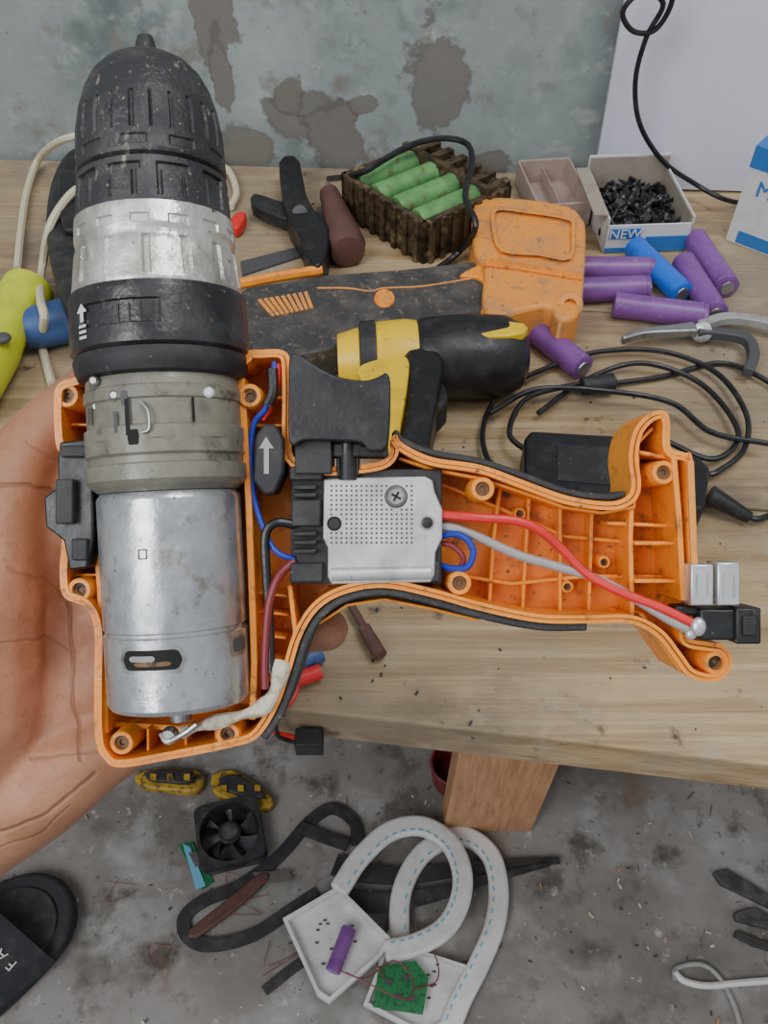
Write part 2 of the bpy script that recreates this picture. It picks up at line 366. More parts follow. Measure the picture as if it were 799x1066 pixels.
# ------------------------------------------------------------------ room
bl = B(0, 163); br = B(560, 178); wd = (br-bl); wd.z = 0; wd.normalize(); wn = Vector((wd.y, -wd.x, 0))
def onW(px, py, off=0.0):
    d = FW + RT*((px-399.5)/F) + UP*((533-py)/F)
    o = bl + wn*off
    t = (o-CAM).dot(wn)/d.dot(wn)
    return CAM + d*t
def wallmat():
    m = mat('peeling_blue_grey_paint', (142, 152, 151), 0.7,
            layers=[((116, 126, 127), 4, .42, .60), ((166, 176, 173), 7, .5, .68, (1, 1, .6)), ((104, 113, 115), 13, .53, .68),
                    ((124, 121, 113), 24, .56, .68), ((184, 187, 181), 20, .60, .72), ((152, 163, 162), 55, .55, .7), ((98, 92, 84), 60, .66, .74)], bump=.4, bscale=50)
    g = N(m); b = g.n['Principled BSDF']
    src = b.inputs['Base Color'].links[0].from_socket
    tc = g.new('ShaderNodeTexCoord')
    nz = g.new('ShaderNodeTexNoise'); nz.inputs['Scale'].default_value = 26; nz.inputs['Detail'].default_value = 7; nz.inputs['Roughness'].default_value = .62
    g.l.new(tc.outputs['Object'], nz.inputs['Vector'])
    cur = src
    for px, py, rx, rz in [(318, 120, .034, .023), (345, 145, .02, .032), (255, 152, .024, .022), (455, 84, .021, .046), (222, 15, .013, .05), (300, 96, .014, .013), (505, 172, .022, .010), (232, 80, .008, .03), (380, 108, .01, .008)]:
        c = onW(px, py)
        mp = g.new('ShaderNodeMapping'); mp.vector_type = 'POINT'
        mp.inputs['Location'].default_value = (-c.x/rx, 0, -c.z/rz)
        mp.inputs['Scale'].default_value = (1/rx, 0, 1/rz)
        g.l.new(tc.outputs['Object'], mp.inputs[0])
        ln = g.new('ShaderNodeVectorMath', operation='LENGTH'); g.l.new(mp.outputs[0], ln.inputs[0])
        ad = g.new('ShaderNodeMath', operation='MULTIPLY_ADD'); g.l.new(nz.outputs['Fac'], ad.inputs[0]); ad.inputs[1].default_value = 3.6; g.l.new(ln.outputs['Value'], ad.inputs[2])
        for lo, hi, col, am in ((3.0, 2.8, (92, 86, 79), .75), (2.85, 2.6, (120, 117, 111), .85)):
            mr = g.new('ShaderNodeMapRange'); mr.inputs['From Min'].default_value = lo; mr.inputs['From Max'].default_value = hi
            mr.inputs['To Max'].default_value = am
            g.l.new(ad.outputs[0], mr.inputs['Value'])
            mx = g.new('ShaderNodeMix', data_type='RGBA'); g.l.new(mr.outputs[0], mx.inputs[0]); g.l.new(cur, mx.inputs[6]); mx.inputs[7].default_value = lin(col)
            cur = mx.outputs[2]
    g.l.new(cur, b.inputs['Base Color'])
    return m
M['wall'] = wallmat()
mid = bl + wd*.35
def W(x, y, z): return Vector((mid.x, mid.y, 0)) + wd*x - wn*y + Vector((0, 0, z))
add('wall_back', box(W, -2.2, 2.2, 0, .12, 0, 2.6), 'wall', None, False)
fl = add('floor', box(lambda x, y, z: W(x, -y, z), -2.2, 2.2, -.12, 2.6, -.06, 0), 'floor', None, False)

# ------------------------------------------------------------------ workbench
wb = root('wooden_workbench', (0, .45, .75))
f0 = B(300, 738); f1 = B(799, 796); fd = (f1-f0).normalized()
FL = f0 - fd*.75; FR = f0 + fd*1.0; BL = bl - wd*.6; BR = bl + wd*1.45
BL = BL + wn*.004; BR = BR + wn*.004
def bq(u, v, z):
    a = BL.lerp(BR, u); b = FL.lerp(FR, u); p = a.lerp(b, v); return Vector((p.x, p.y, z))
for i, (v0, v1) in enumerate(((0, .36), (.3625, .70), (.7025, 1))):
    add('plank_%d' % (i+1), box(lambda x, y, z: bq(x, y, z), 0, 1, v0, v1, .722, .75), 'wood', wb, False, .0015)
add('under_rail', box(bq, .02, .98, .1, .9, .69, .7215), 'pine', wb, False)
fp = G(515, 866)
def leg(x, y, nm):
    add(nm, box(lambda a, b, c: Vector((x+a+c*.02, y+b, c)), -.058, .058, -.018, .018, 0, .69), 'pine', wb, False, .002)
leg(fp.x-.01, fp.y+.018, 'leg_1'); leg(-.72, .5, 'leg_2'); leg(.82, .4, 'leg_3'); leg(-.72, .68, 'leg_4'); leg(.82, .65, 'leg_5')

bd = root('white_board', onW(700, 100, .02))
pts = [onW(611, 222, .028), onW(657, -40, .010), onW(657, -40, .010)+wd*.75, onW(611, 222, .028)+wd*.75]
pts[0].z = pts[3].z = .752
pv = pts + [p - wn*.005 for p in pts]
add('sheet', (pv, [[0, 1, 2, 3], [4, 5, 6, 7]] + [[i, (i+1) % 4, 4+(i+1) % 4, 4+i] for i in range(4)]), 'board', bd, False)
wc = root('hanging_black_cable', onW(670, 100, .05))
add('cable', tube([onW(x, y, .045) for x, y in [(705, -30), (697, 8), (680, 32), (658, 32), (648, 12), (668, -8), (690, 4), (672, 40), (661, 85), (666, 130), (690, 168), (724, 192)]] + [B(750, 206, .012), B(775, 212, .003), B(810, 214, .003)], .0020), 'black', wc)

# ================================================================== DRILL (in hand)
dr = root('opened_cordless_drill', D(300, 500, 0))
A0 = D(151, 40); A1 = D(189, 760); NV = -FW
def AX(t): return A0 + (A1-A0)*((t-40)/720)
def cf(t, r=80): return 533-(533-t)*(1-r/900.0)     # station on the barrel axis from its reading on the front of the barrel
def dl(name, prof, m, n=96, rf=None, ang=30, conv=True):
    if conv: prof = [(cf(t), r) for t, r in prof]
    return add(name, lathe(A0, A1, [(t, r*S) for t, r in prof], n, NV, rf, (40, 760)), m, dr, True, 0, 2, ang)
def pat(bands):
    bands = [(cf(b[0]), cf(b[1]))+tuple(b[2:]) for b in bands]
    def rf(th, t, r):
        for t0, t1, cnt, duty, dep, ph in bands:
            if t0 <= t <= t1:
                u = ((th/(2*math.pi))*cnt+ph) % 1
                if u < duty: return r-dep*S
        return r
    return rf
def dense(prof, step=1.5):
    out = []
    for (a, r), (b, q) in zip(prof, prof[1:]):
        k = max(1, int(abs(b-a)/step))
        for i in range(k): out.append((a+(b-a)*i/k, r+(q-r)*i/k))
    out.append(prof[-1]); return out
dl('chuck_nose', dense([(38, 3), (39, 8), (46, 10), (58, 12), (62, 22), (67, 35), (74, 46), (85, 56), (100, 64), (120, 70), (145, 74.5), (cf(150), 76), (cf(153), 75), (cf(156), 71), (cf(162), 71)]), 'rubber', 240,
   pat([(88, 128, 24, .16, 2.4, .1), (136, 146, 10, .55, 1.8, .3)]), conv=False)
dl('chuck_sleeve', dense([(157, 70), (159, 76), (185, 77.5), (206, 78.5), (212, 76)]), 'rubber', 240, pat([(166, 174, 10, .62, 3, .15), (166, 200, 20, .16, 3, .15)]))
dl('clutch_collar', dense([(205, 74), (207, 80), (230, 81.5), (236, 80), (241, 80), (248, 82), (288, 86), (298, 85)]), 'silver', 240,
   pat([(222, 231, 14, .5, 1.8, .4), (244, 284, 14, .2, 3, .4)]))
dl('torque_ring', dense([(290, 82), (292, 88), (298, 89.5), (348, 90.5), (356, 90), (360, 85), (364, 80)]), 'ring', 192,
   lambda th, t, r: r-2.2*S if (cf(312) <= t <= cf(336) and (th < .75 or th > 6.05)) else r)
dl('torque_ring_lip', [(358, 80), (360, 87), (366, 88.5), (376, 87), (384, 84), (388, 74)], 'blackm')
dl('gearbox_housing', dense([(384, 60), (386, 77), (398, 78), (400, 80), (412, 80), (414, 78), (440, 78), (442, 81), (452, 81), (470, 81), (473, 78), (480, 78), (482, 81.5), (498, 81.5), (504, 77), (510, 70)]), 'gear', 96,
   pat([(416, 439, 24, .12, 2, .2), (456, 468, 8, .3, 1.5, .3)]))
dl('motor_can', [(508, 10), (508, 62), (511, 69), (516, 72.5), (520, 73), (661, 72.5), (663, 70.8), (666, 70.8), (668, 73), (720, 72.5), (744, 72), (749, 69), (750, 64), (750, 10)], 'motor')
dl('motor_shaft_cap', [(731, 5), (731, 34), (738, 32), (741, 12), (750, 11), (751, 2)], 'steel', 32, conv=False)
def wrap(name, t0, t1, a0, a1, R, m, shape='rect', n=24, parent=None):
    t0 = cf(t0, R); t1 = cf(t1, R)
    _, a, b = frame(A1-A0, NV)
    V = []; Fc = []
    for i in range(n+1):
        u = i/n; th = a0+(a1-a0)*u; k = 1
        if shape == 'slot':
            e_ = min(u, 1-u)/.13; k = math.sqrt(max(0.02, 1-(1-min(1, e_))**2))
        c = (t0+t1)/2; hh = (t1-t0)/2*k
        for t in (c-hh, c+hh): V.append(AX(t)+(a*math.cos(th)+b*math.sin(th))*R*S)
    for i in range(n): Fc.append([2*i, 2*i+2, 2*i+3, 2*i+1])
    return add(name, (V, Fc), m, dr)
_, fa, fb = frame(A1-A0, NV)
sgn = 1 if fb.dot(RT) > 0 else -1
def ang(x): return math.radians(x)*sgn
wrap('motor_vent_rim', 673, 702, ang(-33), ang(20), 73.1, 'steel', 'slot')
wrap('motor_vent', 677, 698, ang(-30), ang(17), 73.6, 'hole', 'slot')
wrap('motor_vent_inner', 683, 689, ang(-24), ang(-3), 74, 'grey', 'slot')
wrap('motor_vent_copper', 689, 694, ang(-20), ang(9), 74, 'brass', 'slot')
wrap('motor_vent_side_rim', 672, 694, ang(58), ang(84), 73.2, 'steel', 'slot')
wrap('motor_vent_side', 675, 690, ang(62), ang(82), 73.6, 'dot', 'slot')
for i, (a_, b_, c_, d_) in enumerate([(571, 572.5, -12, -5), (580.5, 582, -12, -5), (571, 582, -12, -11), (571, 582, -6, -5)]):
    wrap('motor_stamp_%d' % i, a_, b_, ang(c_), ang(d_), 73.4, 'dot')
for i in range(3):
    wrap('torque_mark_%d' % i, 330+i*6, 333+i*6, ang(-43), ang(-35.5), 90.9, 'white', n=4)
wrap('torque_arrow_stem', 316, 327, ang(-41), ang(-37.5), 90.9, 'white', n=4)
for i in range(4):
    wrap('torque_arrow_head_%d' % i, 308+i*2.2, 310.3+i*2.2, ang(-39.3-1.1-i*1.2), ang(-39.3+1.1+i*1.2), 90.9, 'white', n=4)
for i in range(7):
    wrap('torque_band_rib_%d' % i, 314, 336, ang(-12+i*7), ang(-11+i*7), 88.9, 'blackm', n=2)
wrap('gearbox_slot', 414, 452, ang(-13), ang(-10), 81.6, 'hole', n=4)
wrap('gearbox_slot_2', 426, 448, ang(-22), ang(-19.5), 81.4, 'dot', n=4)
wrap('gearbox_slot_side', 414, 440, ang(32), ang(34), 81.6, 'hole', n=4)
wrap('gearbox_slot_side_2', 418, 436, ang(-50), ang(-46), 81.6, 'dot', n=4)
wrap('gearbox_stain', 446, 462, ang(-12), ang(-4), 81.8, 'hole', 'slot', n=12)
wrap('gearbox_stain_2', 405, 420, ang(-16), ang(-11), 80.6, 'dot', 'slot', n=12)
add('gearbox_clip', tube([Dp(x, y, z) for x, y, z in [(146, 418, 82), (154, 428, 84), (155, 446, 84), (148, 450, 82)]], 1.7*S), 'steel', dr)
for x, y, z in ((99, 397, 62), (218, 409, 72), (102, 424, 50), (120, 412, 70)):
    p = Dp(x, y, z); add('gearbox_pin', lathe(p, p+NV*.002, [(0, 5*S), (.0012, 5*S), (.0018, 3*S)], 20), 'white' if x in (218,) else 'steel', dr)

outer = [(60, 400), (80, 392), (100, 386), (180, 380), (246, 374), (258, 365), (272, 364), (292, 364), (301, 372), (303, 395), (303, 430), (303, 458), (308, 478), (340, 486), (388, 482), (404, 474), (407, 458), (412, 452), (420, 462), (450, 476), (500, 484), (545, 500), (590, 516), (630, 522), (650, 518), (657, 505), (654, 475), (660, 447), (676, 430), (692, 428), (697, 440), (698, 466), (712, 471), (721, 480), (723, 560), (727, 622), (717, 650), (716, 664), (735, 668), (753, 672), (762, 688), (755, 704), (738, 710), (716, 704), (700, 684), (682, 662), (655, 649), (612, 649), (560, 648), (500, 636), (450, 622), (400, 612), (360, 618), (332, 634), (314, 662), (302, 700), (288, 738), (268, 768), (240, 778), (180, 790), (126, 799), (108, 790), (99, 768), (98, 710), (98, 655), (88, 632), (67, 622), (62, 600), (64, 565), (66, 520), (66, 480), (58, 462), (56, 420)]
O = [tuple(p) for p in cr(outer, 5, True)]
ZB = -86
in5 = offset(O, 4.5); in9 = offset(O, 9)
add('shell_floor', prism(D, offset(O, 1), ZB, ZB+9), 'orange_d', dr, True, .0004)
add('shell_rim_outer', ringp(D, O, in5, ZB+3, 0), 'orange', dr, True, .0003)
add('shell_rim_inner', ringp(D, offset(O, 5.4), in9, ZB+3, 3.5), 'orange', dr, True, .0003)
def rib(nm, pts, th=4, z0=ZB+5, z1=-40, m='orange'): add(nm, wallstrip(D, pts, th, z0, z1), m, dr, True, .0003)
rib('channel_wall', [(250, 392), (254, 450), (258, 520), (261, 600), (264, 690), (262, 750)], 7, z1=-2)
rib('channel_wall_right', [(297, 372), (297, 430), (298, 480)], 6, z1=-2)
rib('channel_wall_lower', [(300, 610), (306, 660), (296, 700)], 5, z1=-12)
rib('body_wall_left', [(92, 400), (96, 470), (98, 560), (104, 660), (108, 765)], 6, z1=-6)
rib('body_wall_bottom', [(108, 762), (180, 766), (262, 752)], 6, z1=-30)
for i, y in enumerate((620, 640, 665, 690, 712, 735)): rib('side_rib_%d' % i, [(264, y), (300-(i*3), y+4)], 3, z1=-30)
for i, y in enumerate((410, 440)): rib('top_rib_%d' % i, [(252, y), (298, y)], 3, z1=-28)
for i, x in enumerate((150, 190, 222)): rib('end_rib_%d' % i, [(x, 762), (x, 786)], 3, z1=-14)
rib('body_rib_left_1', [(66, 440), (94, 440)], 3, z1=-20)
rib('body_rib_left_2', [(66, 600), (100, 600)], 3, z1=-20)
rib('handle_rib_1', [(528, 500), (520, 560), (515, 636)], 4, z1=-48)
rib('handle_rib_2', [(560, 508), (556, 570), (552, 645)], 4, z1=-52)
rib('handle_rib_3', [(592, 520), (592, 648)], 4, z1=-44)
rib('handle_rib_4', [(628, 524), (624, 648)], 4, z1=-48)
rib('handle_rib_5', [(664, 505), (662, 560), (664, 648)], 5, z1=-20)
rib('handle_rib_long_1', [(415, 492), (470, 505), (530, 530), (600, 560), (712, 570)], 4, z1=-55)
rib('handle_rib_long_2', [(465, 600), (540, 612), (620, 604), (712, 604)], 4, z1=-50)
rib('handle_rib_long_3', [(640, 545), (712, 548)], 4, z1=-30)
rib('base_rib_1', [(664, 566), (712, 566)], 4, z1=-12)
rib('base_rib_2', [(664, 606), (712, 606)], 4, z1=-12)
rib('base_wall', [(700, 474), (706, 545), (710, 625)], 6, z1=4)
rib('base_wall_2', [(716, 480), (719, 560), (722, 622)], 7, z1=8, m='orange_dirty')
rib('base_rib_3', [(668, 470), (700, 476)], 4, z1=-10)
rib('base_rib_4', [(670, 640), (712, 700)], 4, z1=-8)
rib('handle_rim_step_top', [(415, 476), (450, 488), (500, 497), (545, 512), (590, 528), (630, 534), (664, 528), (668, 500), (668, 460), (684, 444)], 3.5, z1=-14, m='orange')
rib('handle_rim_step_low', [(330, 652), (360, 632), (400, 626), (450, 636), (500, 648)], 3, z1=-18, m='orange')
def band(nm, pts, th, z0, z1, m='gripd'):
    P = [tuple(p) for p in cr(pts, 5)]
    add(nm, wallstrip(D, P, th, z0, z1), m, dr, True, .0006)
band('grip_top', [(410, 448), (420, 459), (452, 471.5), (500, 480), (545, 495), (590, 511.5), (630, 517.5), (652, 514)], 7, ZB-2, -4)
band('grip_bottom', [(612, 653), (560, 652.5), (500, 640.5), (450, 626.5), (402, 616.5), (363, 622), (336, 638), (318.5, 665), (306.5, 702), (292, 741), (273, 770)], 9, ZB-2, -4)
def boss(x, y, r=12, z=2, z0=ZB+4):
    p0 = D(x, y, z0); p1 = D(x, y, z)
    L = (p1-p0).length
    add('screw_boss', lathe(p0, p1, [(0, r*1.15*S), (L-.0004, r*S), (L, (r-1)*S), (L, r*.62*S), (L-.004, r*.55*S), (L-.004, .0001)], 28), 'orange', dr, True)
    add('boss_insert', lathe(D(x, y, z-8), D(x, y, z-5), [(0, r*.62*S), (.001, r*.6*S), (.001, r*.3*S), (0.0002, r*.28*S)], 20), 'brass', dr)
for x, y in ((70, 412), (260, 412), (83, 614), (127, 773), (237, 764), (502, 509), (478, 607), (690, 492), (744, 690)):
    boss(x, y, 12.5)
boss(548, 535, 7, -45); boss(600, 615, 7, -45); boss(640, 588, 7, -45)

add('speed_selector', prism(D, [(70, 462), (106, 458), (110, 470), (104, 482), (104, 560), (98, 590), (80, 592), (74, 562), (56, 548), (54, 518), (68, 508), (68, 480)], -45, 22), 'black', dr, True, .0006)
add('speed_selector_knob', merge(box(D, 74, 100, 466, 478, 22, 30), box(D, 70, 88, 500, 545, 22, 34), box(D, 84, 100, 560, 582, 20, 28)), 'blackm', dr, True, .0005)

trig = [tuple(p) for p in cr([(304, 376), (312, 373), (326, 382), (350, 395), (378, 400), (394, 396), (402, 392), (406, 402), (406, 430), (404, 462), (398, 470), (384, 471), (376, 463), (350, 461), (318, 461), (308, 466), (303, 455), (303, 410)], 3, True)]
add('trigger', prism(D, trig, -38, 26), 'black', dr, True, .0012, 3)
add('trigger_carrier', merge(box(D, 308, 346, 458, 494, -40, 14), box(D, 346, 378, 462, 476, -30, 8), box(D, 350, 374, 476, 496, -20, 4), box(D, 374, 404, 465, 476, -30, 10)), 'blackm', dr, True, .0005)
add('trigger_plunger', lathe(D(362, 462, 0), D(362, 500, 0), [(0, 10*S), (38*S, 10*S)], 24), 'black', dr)
add('direction_lever', prism(D, [(268, 455), (276, 443), (288, 443), (297, 458), (297, 492), (288, 514), (277, 516), (265, 500)], -30, 16), 'blackm', dr, True, .0008)
add('direction_arrow', merge(prism(D, [(279, 456), (272, 468), (277, 468), (277, 494), (282, 494), (282, 468), (287, 468)], 16, 17.2)), 'grey', dr, False)
add('switch_body', merge(box(D, 302, 460, 488, 608, -70, -4), box(D, 302, 336, 486, 500, -60, 8), box(D, 302, 336, 586, 606, -60, 4), box(D, 304, 334, 520, 548, -40, 6), box(D, 432, 458, 584, 606, -30, 3)), 'blackm', dr, True, .0005)
add('switch_ribs', merge(*[box(D, 306, 330, y, y+5, -4, 9) for y in (505, 513, 553, 562, 571)]), 'black', dr, True, .0003)
add('heat_sink_plate', prism(D, [(337, 504), (337, 499), (380, 497), (442, 496), (450, 500), (452, 512), (460, 530), (460, 560), (453, 575), (452, 598), (448, 606), (345, 608), (341, 600), (341, 570), (336, 560)], -4, 4), 'plate', dr, True, .0005)
add('heat_sink_roll', tube([D(345, 598, -1), D(448, 596, -1)], 9*S, 16), 'plate', dr)
dots = []
for ix in range(17):
    for iy in range(13):
        x = 345+ix*5.2; y = 506+iy*4.9
        if math.hypot(x-412, y-517) < 14 or math.hypot(x-348, y-545) < 10: continue
        dots.append(prism(D, [(x+1.35*math.cos(a), y+1.35*math.sin(a)) for a in [q*math.pi/3 for q in range(6)]], 4, 4.3))
add('plate_perforations', merge(*dots), 'dot', dr, False)
def disc(nm, x, y, r, z0, z1, m):
    p0 = D(x, y, z0); L = (z1-z0)*S
    add(nm, lathe(p0, p0+NV*.01, [(0, r*S), (L*.6, r*S), (L, r*.75*S)], 28), m, dr)
disc('plate_screw_washer', 412, 517, 12, 4, 5, 'dot')
disc('plate_screw', 412, 517, 10.5, 4, 9, 'steel')
def cross(cx, cy, a, l, w_, z0, z1):
    c, s = math.cos(a), math.sin(a)
    T = lambda x, y, z: D(cx+x*c-y*s, cy+x*s+y*c, z)
    return box(T, -l, l, -w_, w_, z0, z1)
add('plate_screw_cross', merge(cross(412, 517, .5, 5.5, 1.1, 9, 9.3), cross(412, 517, .5+math.pi/2, 5.5, 1.1, 9, 9.35)), 'hole', dr, False)
disc('plate_peg', 348, 545, 7.5, 4, 8, 'black'); disc('plate_peg', 444, 544, 8, 4, 6, 'grey'); disc('plate_peg', 444, 544, 6, 6, 7, 'black')
def wire(nm, pts, r, m, z=0): add(nm, tube([D(p[0], p[1], p[2] if len(p) > 2 else z) for p in pts], r*S, 10), m, dr)
wire('battery_wire_red', [(455, 536, -8), (472, 537, -2), (498, 539, 2), (535, 542, 0), (562, 552, -4), (588, 574, -8), (612, 598, -6), (645, 616, 0), (685, 632, 8), (716, 647, 14)], 5, 'red')
wire('battery_wire_grey', [(455, 548, -12), (474, 550, -8), (500, 560, -8), (540, 578, -10), (580, 590, -12), (620, 602, -8), (655, 620, 0), (690, 642, 6), (714, 655, 12)], 5, 'grey')
wire('sense_wire_blue', [(452, 562, -14), (470, 556, -4), (484, 560, 2), (492, 574, 4), (486, 590, 2), (470, 592, -6), (455, 588, -16)], 3.6, 'blue')
wire('sense_wire_red', [(452, 566, -16), (470, 568, -8), (482, 580, -4), (478, 592, -8), (458, 596, -18)], 3, 'dred')
wire('led_wire_blue', [(285, 376, -4), (284, 400, -2), (276, 425, -2), (264, 440, -4), (260, 470, -6), (264, 520, -6), (278, 560, -2), (290, 576, 0), (306, 582, -4)], 3.2, 'blue')
wire('led_wire_red', [(290, 378, -4), (288, 400, -6), (282, 420, -6), (272, 436, -8)], 3, 'red')
wire('led_sleeve', [(283, 384, -2), (284, 408, 0), (278, 422, -1)], 6, 'black')
wire('motor_wire_black', [(306, 546, 0), (288, 544, 4), (277, 556, 4), (277, 590, 2), (280, 640, 0), (282, 700, 0)], 5, 'black')
wire('motor_wire_red', [(306, 584, -4), (290, 600, 2), (280, 630, 4), (276, 680, 4), (276, 716, 4)], 4.5, 'dred')
add('motor_terminal_tape', tube([D(293, 688, -4), D(288, 715, 2), D(274, 735, 6), D(246, 744, 10), D(215, 752, 14), D(192, 760, 10)], lambda u: (9-4*u+2*math.sin(u*20))*S, 10), 'tape', dr, True, 0)
add('motor_terminal', tube([D(210, 748, 24), D(196, 758, 24), D(180, 766, 20), D(172, 758, 20)], 3*S), 'steel', dr)
disc('solder_blob', 180, 762, 9, 10, 22, 'steel')
add('terminal_clips', merge(box(D, 711, 734, 586, 628, -10, 22), box(D, 738, 761, 584, 628, -10, 22)), 'plate', dr, True, .0005)
add('terminal_clip_slots', merge(*[box(D, x, x+2, 596, 620, 22, 22.6) for x in (716, 727, 743, 754)]), 'grey', dr, False)
add('terminal_block', merge(box(D, 722, 780, 632, 664, -24, 18), box(D, 756, 782, 630, 667, -20, 24), box(D, 700, 724, 630, 640, -20, 8)), 'black', dr, True, .0007)
add('terminal_block_face', box(D, 762, 776, 638, 658, 24, 27), 'blackm', dr, True, .0004)
add('terminal_solder', merge(ell(D(720, 650, 18), 8*S, 10*S, 5*S, RT, UP, NV), ell(D(714, 658, 14), 6*S, 6*S, 4*S, RT, UP, NV)), 'plate', dr)

# ================================================================== HAND
hd = root('left_hand', HANDO)
def chain(ps):
    V = []; Fc = []
    for (a, b) in zip(ps, ps[1:]):
        pa = Dp(*a[:3]); pb = Dp(*b[:3]); ra = a[3]*S; rb = b[3]*S
        k = max(2, int((pb-pa).length/(min(ra, rb)*.22)))
        for i in range(k+1):
            t = i/k; vf = ell(pa.lerp(pb, t), *(3*[ra+(rb-ra)*t]), n=14, m=8)
            o = len(V); V += vf[0]; Fc += [[q+o for q in f] for f in vf[1]]
    return V, Fc
WR = (-50, 862, -128, 82)
hand = [
 [(-900, 1560, -240, 150), (-620, 1340, -210, 135), (-400, 1150, -180, 118), (-200, 985, -150, 100), WR],
 [WR, (40, 820, -118, 62), (96, 786, -130, 48), (160, 750, -134, 37)],
 [WR, (75, 735, -152, 50), (155, 655, -136, 40)],
 [WR, (75, 680, -158, 50), (150, 575, -136, 40)],
 [WR, (60, 620, -152, 50), (122, 500, -134, 40)],
 [WR, (-25, 745, -90, 74), (-18, 630, -78, 68), (0, 525, -90, 53)],
 [(0, 525, -90, 53), (24, 478, -102, 42), (56, 440, -112, 37), (90, 411, -120, 34), (145, 385, -126, 30), (165, 378, -126, 27)],
 [(40, 600, -132, 50), (70, 540, -132, 43), (90, 500, -130, 38)],
 [(122, 500, -132, 37), (205, 492, -130, 33), (212, 492, -130, 34), (275, 486, -124, 29), (322, 482, -116, 25)],
 [(150, 575, -134, 37), (240, 572, -132, 33), (248, 572, -132, 34), (320, 566, -126, 29), (375, 562, -118, 25)],
 [(150, 655, -134, 36), (225, 660, -132, 32), (233, 660, -132, 33), (290, 657, -126, 30), (340, 655, -114, 27)],
 [(158, 748, -134, 33), (215, 738, -130, 28), (222, 737, -130, 29), (252, 728, -124, 25), (272, 720, -116, 22)],
]
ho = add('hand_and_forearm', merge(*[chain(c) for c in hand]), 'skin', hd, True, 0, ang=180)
rm = ho.modifiers.new('rm', 'REMESH'); rm.mode = 'VOXEL'; rm.voxel_size = .0014; rm.use_smooth_shade = True
sm = ho.modifiers.new('sm', 'SMOOTH'); sm.iterations = 12; sm.factor = .6
for x, y, z, r in ((318, 482, -116, 25), (370, 562, -118, 25), (336, 655, -114, 27), (268, 721, -116, 22), (158, 380, -126, 27)):
    add('fingernail', ell(Dp(x, y, z)-NV*(r*.86*S), 15*S, 11*S, 5*S, RT, UP, NV), 'nail', hd)

# ================================================================== BENCH OBJECTS
def cell(p, q, m, r=.0091):
    rt = root('lithium_cell', p)
    d = (q-p).normalized()*.065; c = (p+q)/2; a = c-d/2; b = c+d/2
    add('sleeve', lathe(a, b, [(0, r*.8), (0, r*.95), (.0006, r), (.0612, r), (.0618, r*.93), (.0632, r*.92), (.0645, r), (.065, r*.9), (.065, r*.5)], 28), m, rt)
    add('terminal', lathe(b, b+d, [(-.0005, r*.6), (.0008, r*.55), (.001, r*.3)], 20), 'steel', rt)
H = .0092
for x0, y0, x1, y1, m in [(604, 280, 664, 280, 'purple'), (598, 302, 660, 300, 'purple'), (645, 318, 728, 328, 'purple'), (708, 268, 748, 332, 'purple'), (720, 244, 760, 305, 'purple'), (658, 255, 712, 308, 'cellblue'), (548, 336, 600, 378, 'purple')]:
    cell(B(x0, y0, H), B(x1, y1, H), m)

hs = root('drill_housing_half', B(430, 310, .01))
grip = [(250, 304), (290, 294), (340, 286), (420, 280), (495, 272), (508, 276), (512, 292), (506, 318), (498, 336), (470, 340), (430, 338), (395, 346), (345, 362), (300, 370), (268, 366), (256, 345)]
add('grip', slab(grip, .002, .026, smooth=4), 'grip', hs, True, .011, 6)
base = [(492, 216), (506, 205), (545, 206), (592, 214), (606, 226), (610, 240), (608, 292), (604, 322), (592, 332), (578, 330), (572, 318), (545, 322), (512, 330), (502, 312), (504, 276), (494, 262)]
add('base', slab(base, .0, .034, smooth=3), 'orange_dirty', hs, True, .004, 3)
rc_ = [(514, 216), (548, 218), (594, 226), (598, 240), (594, 270), (560, 266), (522, 262), (512, 240)]
RCo = [tuple(p) for p in cr(rc_, 3, True)]; RCi = offset(RCo, 4)
add('base_recess_rim', ringp(lambda x, y, z: B(x, y, z), RCo, RCi, .0335, .037), 'orange_dirty', hs, True, .0006)
add('base_foot_line', slab([(505, 268), (545, 274), (606, 284), (606, 290), (545, 280), (504, 275)], .0335, .0365), 'orange_d', hs, True, .0006)
add('neck_accent', slab([(478, 286), (505, 274), (512, 290), (512, 322), (500, 326), (506, 300), (496, 288)], .02, .0285, smooth=3), 'orange', hs, True, .001)
add('rim', tube([B(x, y, .018) for x, y in [(248, 296), (290, 288), (335, 281)]], .004), 'orange', hs)
add('rim_lower', tube([B(x, y, .006) for x, y in [(262, 372), (300, 378), (345, 369), (395, 352), (430, 345), (470, 347)]], .0035), 'orange', hs)
add('logo_patch', merge(*[slab([(268+i*6, 312-i*1), (271.5+i*6, 311-i*1), (286+i*5, 328-i), (282.5+i*5, 329-i)], .0255, .0268) for i in range(9)]), 'orange_dirty', hs, False)
add('screw_recess', tube([B(400+9*math.cos(a), 311+8*math.sin(a), .0262) for a in [q*math.pi/6 for q in range(12)]], .0012, closed=True), 'orange', hs)
add('screw_recess_floor', slab([(400+8*math.cos(a), 311+7*math.sin(a)) for a in [q*math.pi/6 for q in range(12)]], .0255, .0264), 'orange_dirty', hs, False)
add('accent_line', tube([B(x, y, .0262) for x, y in [(330, 300), (360, 300), (385, 303), (400, 300), (440, 298), (490, 290)]], .0007), 'orange_dirty', hs)
add('lug', lathe(B(593, 318, .03), B(593, 318, .04), [(0, .009), (.006, .0085), (.0065, .0045), (.002, .004), (.002, .0002)], 24), 'orange_dirty', hs)

